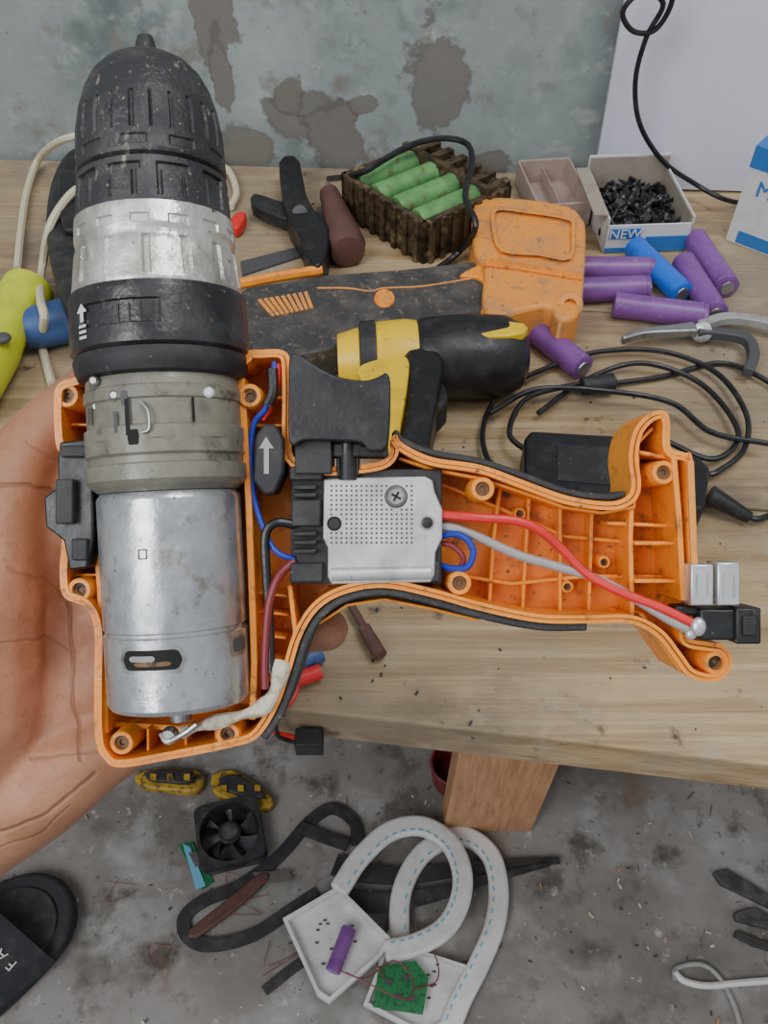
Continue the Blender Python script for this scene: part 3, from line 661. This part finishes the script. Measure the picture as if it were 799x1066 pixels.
yd = root('yellow_cordless_drill', B(450, 390, .02))
c0 = B(549, 370, .026); c1 = B(352, 376, .026)
LL = (c1-c0).length
add('motor_housing', lathe(c0, c1, [(0, .004), (.001, .013), (.005, .021), (.015, .0262), (.035, .0275), (.055, .027), (.068, .026), (.074, .022)], 40), 'black', yd)
add('gear_case', lathe(c0, c1, [(.070, .02), (.072, .0245), (.08, .0255), (.1, .024), (LL-.01, .02), (LL, .017)], 40), 'yellow', yd)
add('gear_case_band', lathe(c0, c1, [(.098, .0235), (.0985, .0255), (.108, .025), (.109, .022)], 40), 'blackm', yd)
add('top_badge', slab([(490, 342), (510, 334), (545, 336), (546, 346), (510, 350)], .046, .052, smooth=2), 'yellow', yd, True, .001)
add('handle', slab([(424, 352), (450, 350), (462, 372), (458, 400), (452, 430), (446, 470), (450, 500), (402, 500), (412, 460), (420, 420), (418, 385)], .006, .046, smooth=3), 'black', yd, True, .009, 4)
add('handle_stripe', slab([(372, 382), (400, 372), (424, 372), (424, 398), (417, 440), (412, 470), (402, 466), (406, 430), (398, 402), (380, 398)], .01, .050, smooth=3), 'yellow', yd, True, .006, 4)
add('trigger', slab([(448, 402), (462, 398), (466, 415), (450, 426)], .012, .034, smooth=2), 'blackm', yd, True, .002)
add('battery_foot', slab([(380, 490), (470, 490), (478, 520), (376, 520)], .001, .04), 'yellow', yd, True, .004)

pa = root('power_adapter', B(640, 500, .015))
add('case', slab([(552, 447), (640, 452), (728, 474), (740, 486), (734, 530), (640, 540), (545, 520), (546, 455)], .001, .028), 'black', pa, True, .003, 3)
add('label', slab([(580, 462), (640, 466), (700, 480), (696, 510), (580, 500)], .028, .0285), 'blackm', pa, False)
add('strain_relief', lathe(B(738, 515, .012), B(775, 536, .006), [(0, .006), (.012, .005), (.026, .0035)], 16), 'black', pa)
cb = root('charger_cable', B(660, 400, .003))
R_ = .0018
loops = [
 [(775, 536), (790, 540), (820, 528)],
 [(548, 500), (515, 490), (502, 450), (522, 408), (572, 382), (625, 366), (690, 366), (745, 388), (776, 430), (774, 468), (748, 490), (738, 494)],
 [(548, 470), (530, 450), (548, 415), (600, 400), (618, 399)],
 [(640, 399), (690, 392), (748, 378), (790, 392), (830, 420)],
 [(560, 430), (610, 395), (668, 378), (730, 400), (768, 450), (742, 478), (690, 458)],
 [(510, 430), (560, 405), (640, 408), (700, 420), (740, 450), (800, 462)],
]
for i, l in enumerate(loops):
    add('loop_%d' % i, tube([B(x, y, .003+.004*(i % 3)+.002*math.sin(x*.05)) for x, y in l], R_, 8, 8), 'black', cb)
add('ferrite', lathe(B(604, 402, .009), B(638, 398, .009), [(0, .003), (.001, .006), (.022, .0063), (.024, .003)], 20), 'blackm', cb)

pl = root('needle_nose_pliers', B(710, 350, .008))
add('jaw', ribbon([B(x, y, .008) for x, y in [(646, 358), (668, 351), (700, 348), (722, 346)]], .009, .006, wf=lambda u: .35+.8*u), 'steel', pl, True, .001)
add('pivot', lathe(B(730, 346, .004), B(730, 346, .02), [(0, .007), (.011, .007), (.012, .004)], 24), 'steel', pl)
add('handle_1', ribbon([B(x, y, .006) for x, y in [(726, 344), (752, 336), (780, 338), (815, 346)]], .007, .007), 'grey', pl, True, .001)
add('handle_2', ribbon([B(x, y, .006) for x, y in [(724, 350), (750, 352), (775, 358), (782, 375), (776, 392)]], .007, .007), 'dot', pl, True, .001)

sb = root('nut_driver_bit', B(378, 655, .006))
add('shaft', lathe(B(364, 628, .006), B(394, 680, .006), [(0, .0022), (.016, .0022), (.017, .0034), (.03, .0038), (.036, .0038), (.037, .002)], 20), 'maroon', sb)
wh = root('wire_harness', B(315, 700, .004))
add('connector', box(lambda x, y, z: B(322, 772, -.02)+Vector((x, y, z)), -.007, .007, -.005, .005, -.006, .006), 'black', wh, True, .0008)
add('sleeve_blue', lathe(B(312, 690, .006), B(324, 684, .006), [(0, .005), (.012, .005)], 16), 'bluep', wh)
add('sleeve_red', lathe(B(308, 708, .006), B(330, 700, .006), [(0, .004), (.013, .004)], 16), 'red', wh)
add('wire_red', tube([B(310, 706, .006), B(306, 725, .005), B(292, 742, .003), B(284, 760, -.008), B(300, 766, -.018), B(318, 770, -.02)], .0014), 'red', wh)
add('wire_black', tube([B(314, 700, .006), B(300, 728, .005), B(288, 744, .003), B(288, 764, -.012), B(302, 771, -.02), B(318, 774, -.02)], .0014), 'black', wh)

bp = root('battery_pack', B(445, 215, .02))
P0 = B(440, 276); P1 = B(356, 222); P3 = B(528, 236); P2 = P1+P3-P0
ex = (P3-P0); ey = (P1-P0); Hh = .036
def BP(u, v, z): return P0+ex*u+ey*v+Vector((0, 0, z))
add('frame', merge(box(BP, 0, 1, 0, .05, 0, Hh), box(BP, 0, 1, .95, 1, 0, Hh), box(BP, 0, .05, 0, 1, 0, Hh), box(BP, .95, 1, 0, 1, 0, Hh), box(BP, 0, 1, 0, 1, 0, .004)), 'brown', bp, False, .001)
add('frame_ribs', merge(*[box(BP, -.03, 0, .05+i*.13, .1+i*.13, 0, Hh) for i in range(7)], *[box(BP, .05+i*.13, .1+i*.13, -.03, 0, 0, Hh) for i in range(7)]), 'brown', bp, False, .0006)
add('frame_grid', merge(*[box(BP, .72, 1.0, .02+i*.16, .09+i*.16, Hh*.9, Hh*1.12) for i in range(6)], box(BP, .7, .76, 0, 1, Hh*.8, Hh*1.15)), 'brown', bp, False, .0006)
for i in range(4):
    v = .14+i*.24
    a = BP(.06, v, Hh-.006); b = BP(.7, v, Hh-.006)
    add('cell_%d' % i, lathe(a, b, [(0, .008), (.001, .0092), ((b-a).length, .0092)], 24), 'green', bp)
add('nickel_strip', merge(*[box(BP, .68, .74, .08+i*.24, .2+i*.24, Hh, Hh+.002) for i in range(4)]), 'steel', bp, False)
pc = root('black_power_cable', B(440, 160, .03))
add('cable', tube([B(342, 186, .004), B(360, 184, .03), B(380, 178, .046), B(400, 166, .048), B(430, 150, .05), B(462, 144, .05), B(486, 150, .05), B(491, 170, .052), B(484, 205, .05), B(495, 235, .046), B(478, 262, .01), B(448, 285, .004)], .0024), 'black', pc)

sbx = root('box_of_screws', B(665, 235, .01))
q0 = B(626, 264); q1 = B(713, 261); ex2 = q1-q0; ey2 = Vector((-ex2.y, ex2.x, 0)).normalized()*.078
def SB(u, v, z): return q0+ex2*u+ey2*v+Vector((0, 0, z))
add('carton', merge(box(SB, 0, 1, 0, .02, 0, .024), box(SB, 0, 1, .98, 1, 0, .040), box(SB, 0, .015, 0, 1, 0, .03), box(SB, .985, 1, 0, 1, 0, .03), box(SB, 0, 1, 0, 1, 0, .002)), 'card', sbx, False)
add('carton_lining', merge(box(SB, .016, .984, .96, .979, .002, .039), box(SB, .016, .03, .02, .96, .002, .029), box(SB, .97, .984, .02, .96, .002, .029)), 'cardin', sbx, False)
add('carton_flap', box(lambda u, v, z: SB(u, v, z)+Vector((0, 0, .03)), -.16, 0, .05, .95, 0, .0015), 'cardin', sbx, False)
add('carton_print', merge(box(SB, .48, .98, -.012, -.002, .001, .014), box(SB, .02, .98, -.01, -.002, .001, .005), box(SB, .04, .4, -.012, -.002, .013, .0215)), 'cardb', sbx, False)
scr = []
for i in range(170):
    u = random.uniform(.1, .9); v = random.uniform(.1, .9); h = .008+.012*(1-abs(u-.5)*1.6)*(1-abs(v-.5))+random.uniform(0, .004)
    c = SB(u, v, h); d = Vector((random.uniform(-1, 1), random.uniform(-1, 1), random.uniform(-.5, .5))).normalized()*.018
    scr.append(lathe(c-d/2, c+d/2, [(0, .0035), (.001, .0034), (.003, .0016), (.014, .0014), (.018, .0003)], 7))
add('screws', merge(*scr), 'black', sbx, True)
def text(body, size, loc, xdir, ydir, m, parent, nm):
    c = bpy.data.curves.new(nm, 'FONT'); c.body = body; c.size = size; c.extrude = .0002; c.align_x = 'CENTER'; c.align_y = 'CENTER'
    c.materials.append(M[m]); o = bpy.data.objects.new(nm, c); sc.collection.objects.link(o)
    zd = xdir.cross(ydir).normalized(); R = Matrix((xdir, ydir, zd)).transposed().to_4x4()
    R.translation = loc - Vector(parent.location); o.parent = parent; o.matrix_local = R
exn = ex2.normalized()
text('NEW', .011, SB(.22, -.02, .0172), exn, Vector((0, 0, 1)), 'card', sbx, 'print_text')
tr = root('plastic_tray', B(585, 215, .01))
t0 = B(556, 240); t1 = B(612, 236); e3 = t1-t0; e4 = Vector((-e3.y, e3.x, 0)).normalized()*.072
def TR(u, v, z): return t0+e3*u+e4*v+Vector((0, 0, z))
add('tray', merge(box(TR, 0, 1, 0, .03, 0, .022), box(TR, 0, 1, .97, 1, 0, .022), box(TR, 0, .03, 0, 1, 0, .022), box(TR, .97, 1, 0, 1, 0, .022), box(TR, 0, 1, 0, 1, 0, .002), box(TR, .48, .5, 0, 1, 0, .016)), 'tray', tr, False, .0006)

mb = root('cardboard_carton', B(790, 240, .04))
m0 = B(754, 250); m1 = B(858, 290); e5 = m1-m0; e6 = Vector((-e5.y, e5.x, 0)).normalized()*.05; HT = .078
def MB(u, v, z): return m0+e5*u+e6*v+Vector((0, 0, z))
add('carton', box(MB, 0, 1, 0, 1, 0, HT), 'card', mb, False, .0008)
add('carton_band', merge(box(MB, -.004, 1.0, -.012, 1.0, HT-.016, HT+.0006), box(MB, .1, .5, -.012, 0, .002, .012)), 'cardb', mb, False)
add('carton_line', box(MB, .45, .9, -.012, 0, .006, .03), 'cardb', mb, False)
text('MULTI', .017, MB(.42, -.02, .048), e5.normalized(), Vector((0, 0, 1)), 'cardb', mb, 'print_text')

kc = root('black_pliers', B(305, 220, .01))
add('jaw', slab([(290, 168), (302, 161), (312, 168), (318, 200), (330, 222), (342, 236), (340, 262), (332, 276), (322, 270), (312, 246), (300, 226), (294, 204)], .002, .024, smooth=2), 'black', kc, True, .003)
add('handle', slab([(264, 200), (290, 208), (318, 214), (340, 226), (338, 238), (312, 232), (284, 222), (262, 212)], .004, .016, smooth=2), 'blackm', kc, True, .002)
add('pivot', lathe(B(312, 222, .02), B(312, 222, .03), [(0, .006), (.007, .006), (.008, .003)], 20), 'dot', kc)
mh = root('maroon_tool_handle', B(355, 235, .014))
add('grip', lathe(B(342, 200, .014), B(368, 280, .014), [(0, .004), (.002, .008), (.02, .0095), (.06, .0135), (.08, .015), (.088, .013), (.09, .006)], 28), 'maroon', mh)
sr = root('steel_ruler', B(290, 278, .002))
add('blade', slab([(250, 272), (312, 256), (314, 266), (252, 286)], .0, .002), 'dot', sr, False)
rc = root('red_clip', B(250, 228, .008))
add('jaws', slab([(240, 226), (250, 219), (256, 222), (252, 232), (244, 238)], .001, .010, smooth=2), 'red', rc, True, .002)

bgk = root('black_pouch', B(62, 240, .03))
bag = slab([(48, 190), (58, 165), (74, 150), (100, 152), (130, 170), (134, 260), (120, 310), (84, 320), (62, 306), (50, 270), (44, 230)], .001, .05, smooth=3)
add('pouch', bag, 'blackm', bgk, True, .014, 4)
add('flap', slab([(60, 180), (84, 166), (120, 176), (122, 230), (66, 238)], .05, .056, smooth=2), 'black', bgk, True, .002)
wcb = root('cream_cable', B(40, 200, .004))
add('cable_1', tube([B(x, y, h) for x, y, h in [(110, 128, .06), (84, 140, .06), (60, 148, .05), (40, 166, .01), (28, 200, .004), (22, 240, .004), (18, 280, .004)]], .003), 'cream', wcb)
add('cable_2', tube([B(x, y, h) for x, y, h in [(92, 190, .06), (72, 204, .058), (52, 236, .05), (44, 280, .02), (42, 310, .034), (46, 330, .034), (44, 360, .004), (54, 400, .004)]], .003), 'cream', wcb)
add('cable_3', tube([B(x, y, .004) for x, y in [(220, 168), (238, 178), (246, 200), (240, 216)]], .003), 'cream', wcb)
tl = root('torch', B(10, 350, .018))
add('body', lathe(B(-40, 420, .02), B(26, 308, .02), [(0, .012), (.002, .018), (.05, .018), (.07, .0155), (.085, .016), (.1, .018), (.118, .018), (.12, .012)], 32), 'lime', tl)
add('button', ell(B(2, 352, .036), .006, .005, .003), 'dot', tl)
bc = root('blue_connector', B(50, 335, .014))
add('body', lathe(B(24, 344, .015), B(84, 330, .015), [(0, .008), (.001, .0135), (.012, .015), (.04, .016), (.043, .0155), (.044, .01)], 28), 'bluep', bc)

# ================================================================== FLOOR OBJECTS
def slabF(poly, h0, h1, smooth=0): return slab(poly, h0, h1, 0.0, smooth)
fn = root('cooling_fan', G(240, 873, .012))
fc = G(241, 872, .0); an = math.radians(14); fx = Vector((math.cos(an), math.sin(an), 0)); fy = Vector((-fx.y, fx.x, 0))
def FN(x, y, z): return fc+fx*x+fy*y+Vector((0, 0, z))
nn = 48; hw = .042
sq = []; ci = []
for i in range(nn):
    a = 2*math.pi*i/nn+math.pi/4; c, s = math.cos(a), math.sin(a); k = hw/max(abs(c), abs(s)); k = min(k, hw*1.32)
    sq.append((c*k, s*k)); ci.append((c*.038, s*.038))
add('frame', merge(ringp(FN, sq, ci, .001, .004), ringp(FN, sq, ci, .021, .025), ringp(FN, [(x*.95, y*.95) if math.hypot(x, y) < .044 else (x*.93, y*.93) for x, y in sq], ci, .004, .021)), 'strap', fn, True)
add('hub', lathe(FN(0, 0, .004), FN(0, 0, .03), [(0, .015), (.017, .015), (.019, .013)], 32), 'blackm', fn)
bld = []
for i in range(7):
    a = 2*math.pi*i/7; V = []
    for j in range(5):
        r = .013+j*.006
        for sgn2, zz in ((-1, .006), (1, .02)):
            b_ = a+sgn2*.32+j*.06; V.append(FN(r*math.cos(b_), r*math.sin(b_), zz))
    bld.append((V, [[2*j, 2*j+1, 2*j+3, 2*j+2] for j in range(4)]))
add('blades', merge(*bld), 'strap', fn)
add('label', lathe(FN(0, 0, .023), FN(0, 0, .04), [(0, .010), (.0006, .010)], 28), 'scrap', fn)
add('struts', merge(*[wallstrip(FN, [(0, 0), (.04*math.cos(a), .04*math.sin(a))], .004, .001, .004) for a in (.6, 2.2, 3.8, 5.4)]), 'black', fn, False)

def at(p): return lambda a, b, z: p+Vector((a, b, z))
def necklamp(poly, loop, hh):
    r = root('neck_lamp', G(poly[0][0], poly[0][1], .01))
    P = [tuple(p) for p in poly]
    cen = sum((Vector(q) for q in P), Vector((0, 0)))/len(P)
    inn = [tuple(cen.lerp(Vector(p), .90)) for p in P]
    add('case_base', slabF(P, .001+hh, .006+hh), 'white', r, False, .001)
    n = len(P); top = [G(x, y, .016+hh) for x, y in P]; tin = [G(x, y, .016+hh) for x, y in inn]
    V = top+tin+[p-Vector((0, 0, .011)) for p in top]+[p-Vector((0, 0, .010)) for p in tin]
    Fc = []
    for i in range(n):
        j = (i+1) % n; Fc += [[i, j, n+j, n+i], [i, j, 2*n+j, 2*n+i], [n+i, n+j, 3*n+j, 3*n+i]]
    add('case_rim', (V, Fc), 'white', r, False)
    LP = [G(x, y, .006+hh) for x, y in loop]
    add('neck_tube', ribbon(LP, .025, .013, 8), 'white', r, True, .005, 4)
    Q = cr(LP, 10); dd = []
    cc_ = sum(LP, Vector((0, 0, 0)))/len(LP)
    for i in range(3, len(Q)-3, 3):
        t = (Q[i+1]-Q[i-1]).normalized(); s_ = t.cross(Vector((0, 0, 1)))
        if s_.dot(cc_-Q[i]) < 0: s_ = -s_
        o_ = Q[i]+s_*.0068+Vector((0, 0, .0128))
        dd.append(box(lambda a, b, z: o_+t*a+s_*b+Vector((0, 0, z)), -.003, .003, -.0011, .0011, 0, .0008))
    add('led_marks', merge(*dd), 'led', r, False)
    add('case_clutter', merge(*[box(at(G(cen.x+random.uniform(-26, 26), cen.y+random.uniform(-24, 24), .007+hh)), -.002, .002, -.001, .001, 0, .001) for _ in range(14)]), 'scrap', r, False)
    return r
n1 = necklamp([(294, 956), (318, 942), (352, 922), (408, 978), (396, 996), (342, 1044), (330, 1036)],
    [(352, 930), (375, 895), (405, 868), (438, 862), (466, 878), (480, 908), (478, 940), (462, 968), (432, 985), (400, 992)], .022)
add('cell', lathe(G(346, 1012, .04), G(362, 970, .04), [(0, .008), (.001, .009), (.05, .009), (.051, .006)], 24), 'purple', n1)
add('wires', tube([G(x, y, .045) for x, y in [(352, 1010), (380, 1018), (410, 1000), (430, 1020), (420, 1040), (360, 1012)]], .0008), 'dred', n1)
n2 = necklamp([(404, 968), (440, 990), (490, 1006), (476, 1062), (440, 1078), (378, 1046), (392, 1010)],
    [(415, 985), (418, 930), (440, 890), (478, 872), (508, 890), (518, 925), (514, 965), (498, 1005), (480, 1040), (466, 1075)], .0)
add('circuit_board', slabF([(394, 1006), (432, 1000), (446, 1018), (440, 1056), (388, 1048)], .017, .0195), 'pcb', n2, False)
add('chips', merge(*[slabF([(x, y), (x+7, y+2), (x+5, y+7), (x-2, y+5)], .0195, .022) for x, y in ((402, 1018), (420, 1014), (412, 1034), (426, 1036))]), 'dot', n2, False)
add('wires', tube([G(x, y, .024) for x, y in [(400, 1020), (390, 990), (420, 975), (450, 990), (455, 1020), (430, 1030)]], .0008), 'dred', n2)

bs = root('black_strap', G(260, 930, .003))
add('strap_1', ribbon([G(x, y, .003) for x, y in [(372, 880), (368, 856), (346, 842), (322, 856), (290, 892), (250, 922), (212, 938), (192, 956), (196, 976), (220, 984), (262, 974), (300, 950), (330, 930)]], .016, .003, 8), 'strap', bs)
add('strap_2', ribbon([G(x, y, .008) for x, y in [(348, 900), (372, 908), (420, 912), (480, 905), (530, 900), (582, 896)]], .022, .003, 6, wf=lambda u: 1.3-.9*u), 'strap', bs)
add('strap_3', ribbon([G(x, y, .012) for x, y in [(350, 935), (400, 940), (450, 932), (510, 915), (572, 900)]], .024, .003, 6, wf=lambda u: 1.2-1.0*u), 'strap', bs)
add('strap_4', ribbon([G(x, y, .006) for x, y in [(275, 1032), (300, 1012), (330, 990)]], .012, .003, 6), 'strap', bs)
add('strap_5', ribbon([G(x, y, .006) for x, y in [(312, 862), (338, 872), (362, 880)]], .016, .004, 6), 'strap', bs)
kn = root('folding_knife', G(240, 940, .01))
add('handle', slabF([(196, 968), (226, 944), (262, 914), (276, 908), (279, 914), (250, 942), (204, 976)], .008, .016, 2), 'maroon', kn, True, .002)
add('blade', slabF([(262, 908), (300, 906), (304, 916), (272, 920)], .008, .011), 'steel', kn, False)

gp = root('green_circuit_board', G(205, 900, .002))
add('board', slabF([(186, 880), (200, 876), (222, 918), (210, 926)], .0, .003), 'pcb', gp, False)
add('film', slabF([(190, 878), (198, 882), (214, 922), (204, 926)], .004, .005), 'led', gp, False)
add('part', slabF([(196, 888), (204, 886), (210, 900), (203, 902)], .005, .009), 'steel', gp, False)

def yshell(pts):
    r = root('yellow_battery_shell', G(pts[0][0], pts[0][1], .01))
    add('shell', slabF(pts, .0, .016, 2), 'yellowd', r, True, .003)
    cx = sum(p[0] for p in pts)/len(pts); cy = sum(p[1] for p in pts)/len(pts)
    add('terminal_panel', slabF([(cx+(x-cx)*.72, cy+(y-cy)*.6-4) for x, y in pts], .016, .024, 2), 'strap', r, True, .002)
    for k in (-.35, 0, .35):
        add('contact', slabF([(cx+k*50-3, cy-6), (cx+k*50+3, cy-6), (cx+k*50+3, cy), (cx+k*50-3, cy)], .024, .027), 'yellowd', r, False)
yshell([(140, 806), (160, 799), (204, 801), (212, 811), (204, 824), (172, 822), (146, 818)])
yshell([(220, 806), (240, 800), (262, 812), (284, 830), (280, 841), (258, 840), (236, 832), (222, 824)])

sl = root('slide_slipper', G(20, 980, .03))
sole = [(66, 918), (76, 940), (72, 968), (50, 1000), (10, 1040), (-50, 1090), (-90, 1100), (-110, 1070), (-90, 1020), (-50, 960), (-10, 922), (26, 908), (50, 909)]
add('sole', slabF(sole, .001, .026, 3), 'foam', sl, True, .006, 3)
add('footbed', slabF([(20+(x-20)*.8-6, 985+(y-985)*.8) for x, y in sole], .026, .029, 3), 'strap', sl, True, .002)
ca = G(-40, 938, .02); cb_ = G(44, 1014, .02)
fdv = (G(76, 925, .02)-G(-60, 1040, .02)).normalized()
V = []; Fc = []; nA = 20
wv = (cb_-ca)
def arch(u, s_): return ca+wv*u+fdv*s_+Vector((0, 0, .05*math.sin(math.pi*u)**.7*(1-s_*4)))
for i in range(nA+1):
    for s_ in (-.045, .018):
        for o_ in (0, .005): V.append(arch(i/nA, s_)+Vector((0, 0, o_)))
for i in range(nA):
    a = i*4; b = a+4
    Fc += [[a, a+2, b+2, b], [a+1, a+3, b+3, b+1], [a, a+1, b+1, b], [a+2, a+3, b+3, b+2]]
add('strap', (V, Fc), 'foam', sl)
for i, ch in enumerate('FASHION'):
    u = .84-.085*i
    xd = -(arch(u+.04, -.012)-arch(u-.04, -.012)).normalized(); yd_ = (arch(u, -.04)-arch(u, .018)).normalized()
    zz = xd.cross(yd_).normalized()
    if zz.z < 0: yd_ = -yd_; zz = -zz
    yd_ = zz.cross(xd).normalized()
    text(ch, .017, arch(u, -.012)+zz*.0062, xd, yd_, 'white', sl, 'strap_letter_%d' % i)

wt = root('white_tube', G(750, 1020, .006))
add('tube', tube([G(x, y, .005) for x, y in [(702, 1012), (712, 1021), (735, 1026), (770, 1023), (830, 1018)]], .004), 'white', wt)
gt = root('steel_wire', G(740, 1040, .003))
add('wire', tube([G(x, y, .004) for x, y in [(702, 1020), (704, 1008), (730, 1004), (750, 1020), (765, 1050), (775, 1090)]], .003), 'grey', gt)
dbk = root('black_rubber_scrap', G(770, 940, .003))
add('scraps', merge(*[slabF(p, .0, .008) for p in (
    [(742, 908), (756, 904), (786, 922), (812, 940), (808, 948), (775, 932), (750, 920)],
    [(764, 950), (785, 944), (820, 962), (818, 972), (790, 964), (766, 958)],
    [(766, 968), (786, 976), (815, 986), (812, 992), (784, 984), (764, 974)])]), 'scrap', dbk, False, .001)
rdc = root('red_cup', G(466, 800, .03))
cc = G(470, 812, 0)
add('cup', lathe(cc, cc+Vector((0, 0, .07)), [(0, .022), (.002, .026), (.055, .032), (.056, .029), (.01, .023), (.01, .001)], 28), 'dred', rdc)

dbr = root('floor_debris', G(400, 950))
def scatter(nm, cnt, m, lo, hi, px=(60, 860), py=(800, 1100), thin=.3):
    out = []
    for i in range(cnt):
        p = G(random.uniform(*px), random.uniform(*py)); a = random.uniform(0, 6.3); l = random.uniform(lo, hi); w_ = l*random.uniform(thin*.5, thin*1.5)
        x = Vector((math.cos(a), math.sin(a), 0)); y = Vector((-x.y, x.x, 0))
        out.append(box(lambda u, v, z: p+x*u+y*v+Vector((0, 0, z)), -l/2, l/2, -w_/2, w_/2, .0002, .0002+min(w_, .002)))
    add(nm, merge(*out), m, dbr, False)
scatter('white_bits', 45, 'white', .001, .005); scatter('cream_chips', 30, 'tape', .002, .009); scatter('dark_bits', 90, 'scrap', .001, .006)
scatter('wood_chips', 14, 'pine', .003, .008); scatter('wire_bits', 16, 'steel', .006, .016, thin=.07); scatter('copper_bits', 8, 'dred', .005, .015, thin=.07)
tw = []
for i in range(5):
    p = G(random.uniform(90, 300), random.uniform(830, 1000), .003)
    tw.append(tube([p+Vector((random.uniform(-.03, .03), random.uniform(-.03, .03), random.uniform(0, .004))) for _ in range(4)], .0004, 5))
add('thin_wires', merge(*tw), 'dred', dbr)
bdb = root('bench_debris', B(600, 600))
out = []
for i in range(90):
    p = B(random.uniform(250, 860), random.uniform(200, 770)); l = random.uniform(.0006, .0026); a = random.uniform(0, 6.3)
    x = Vector((math.cos(a), math.sin(a), 0)); y = Vector((-x.y, x.x, 0))
    out.append(box(lambda u, v, z: p+x*u+y*v+Vector((0, 0, z)), -l/2, l/2, -l/4, l/4, .0001, .0006))
add('bits', merge(*out), 'strap', bdb, False)
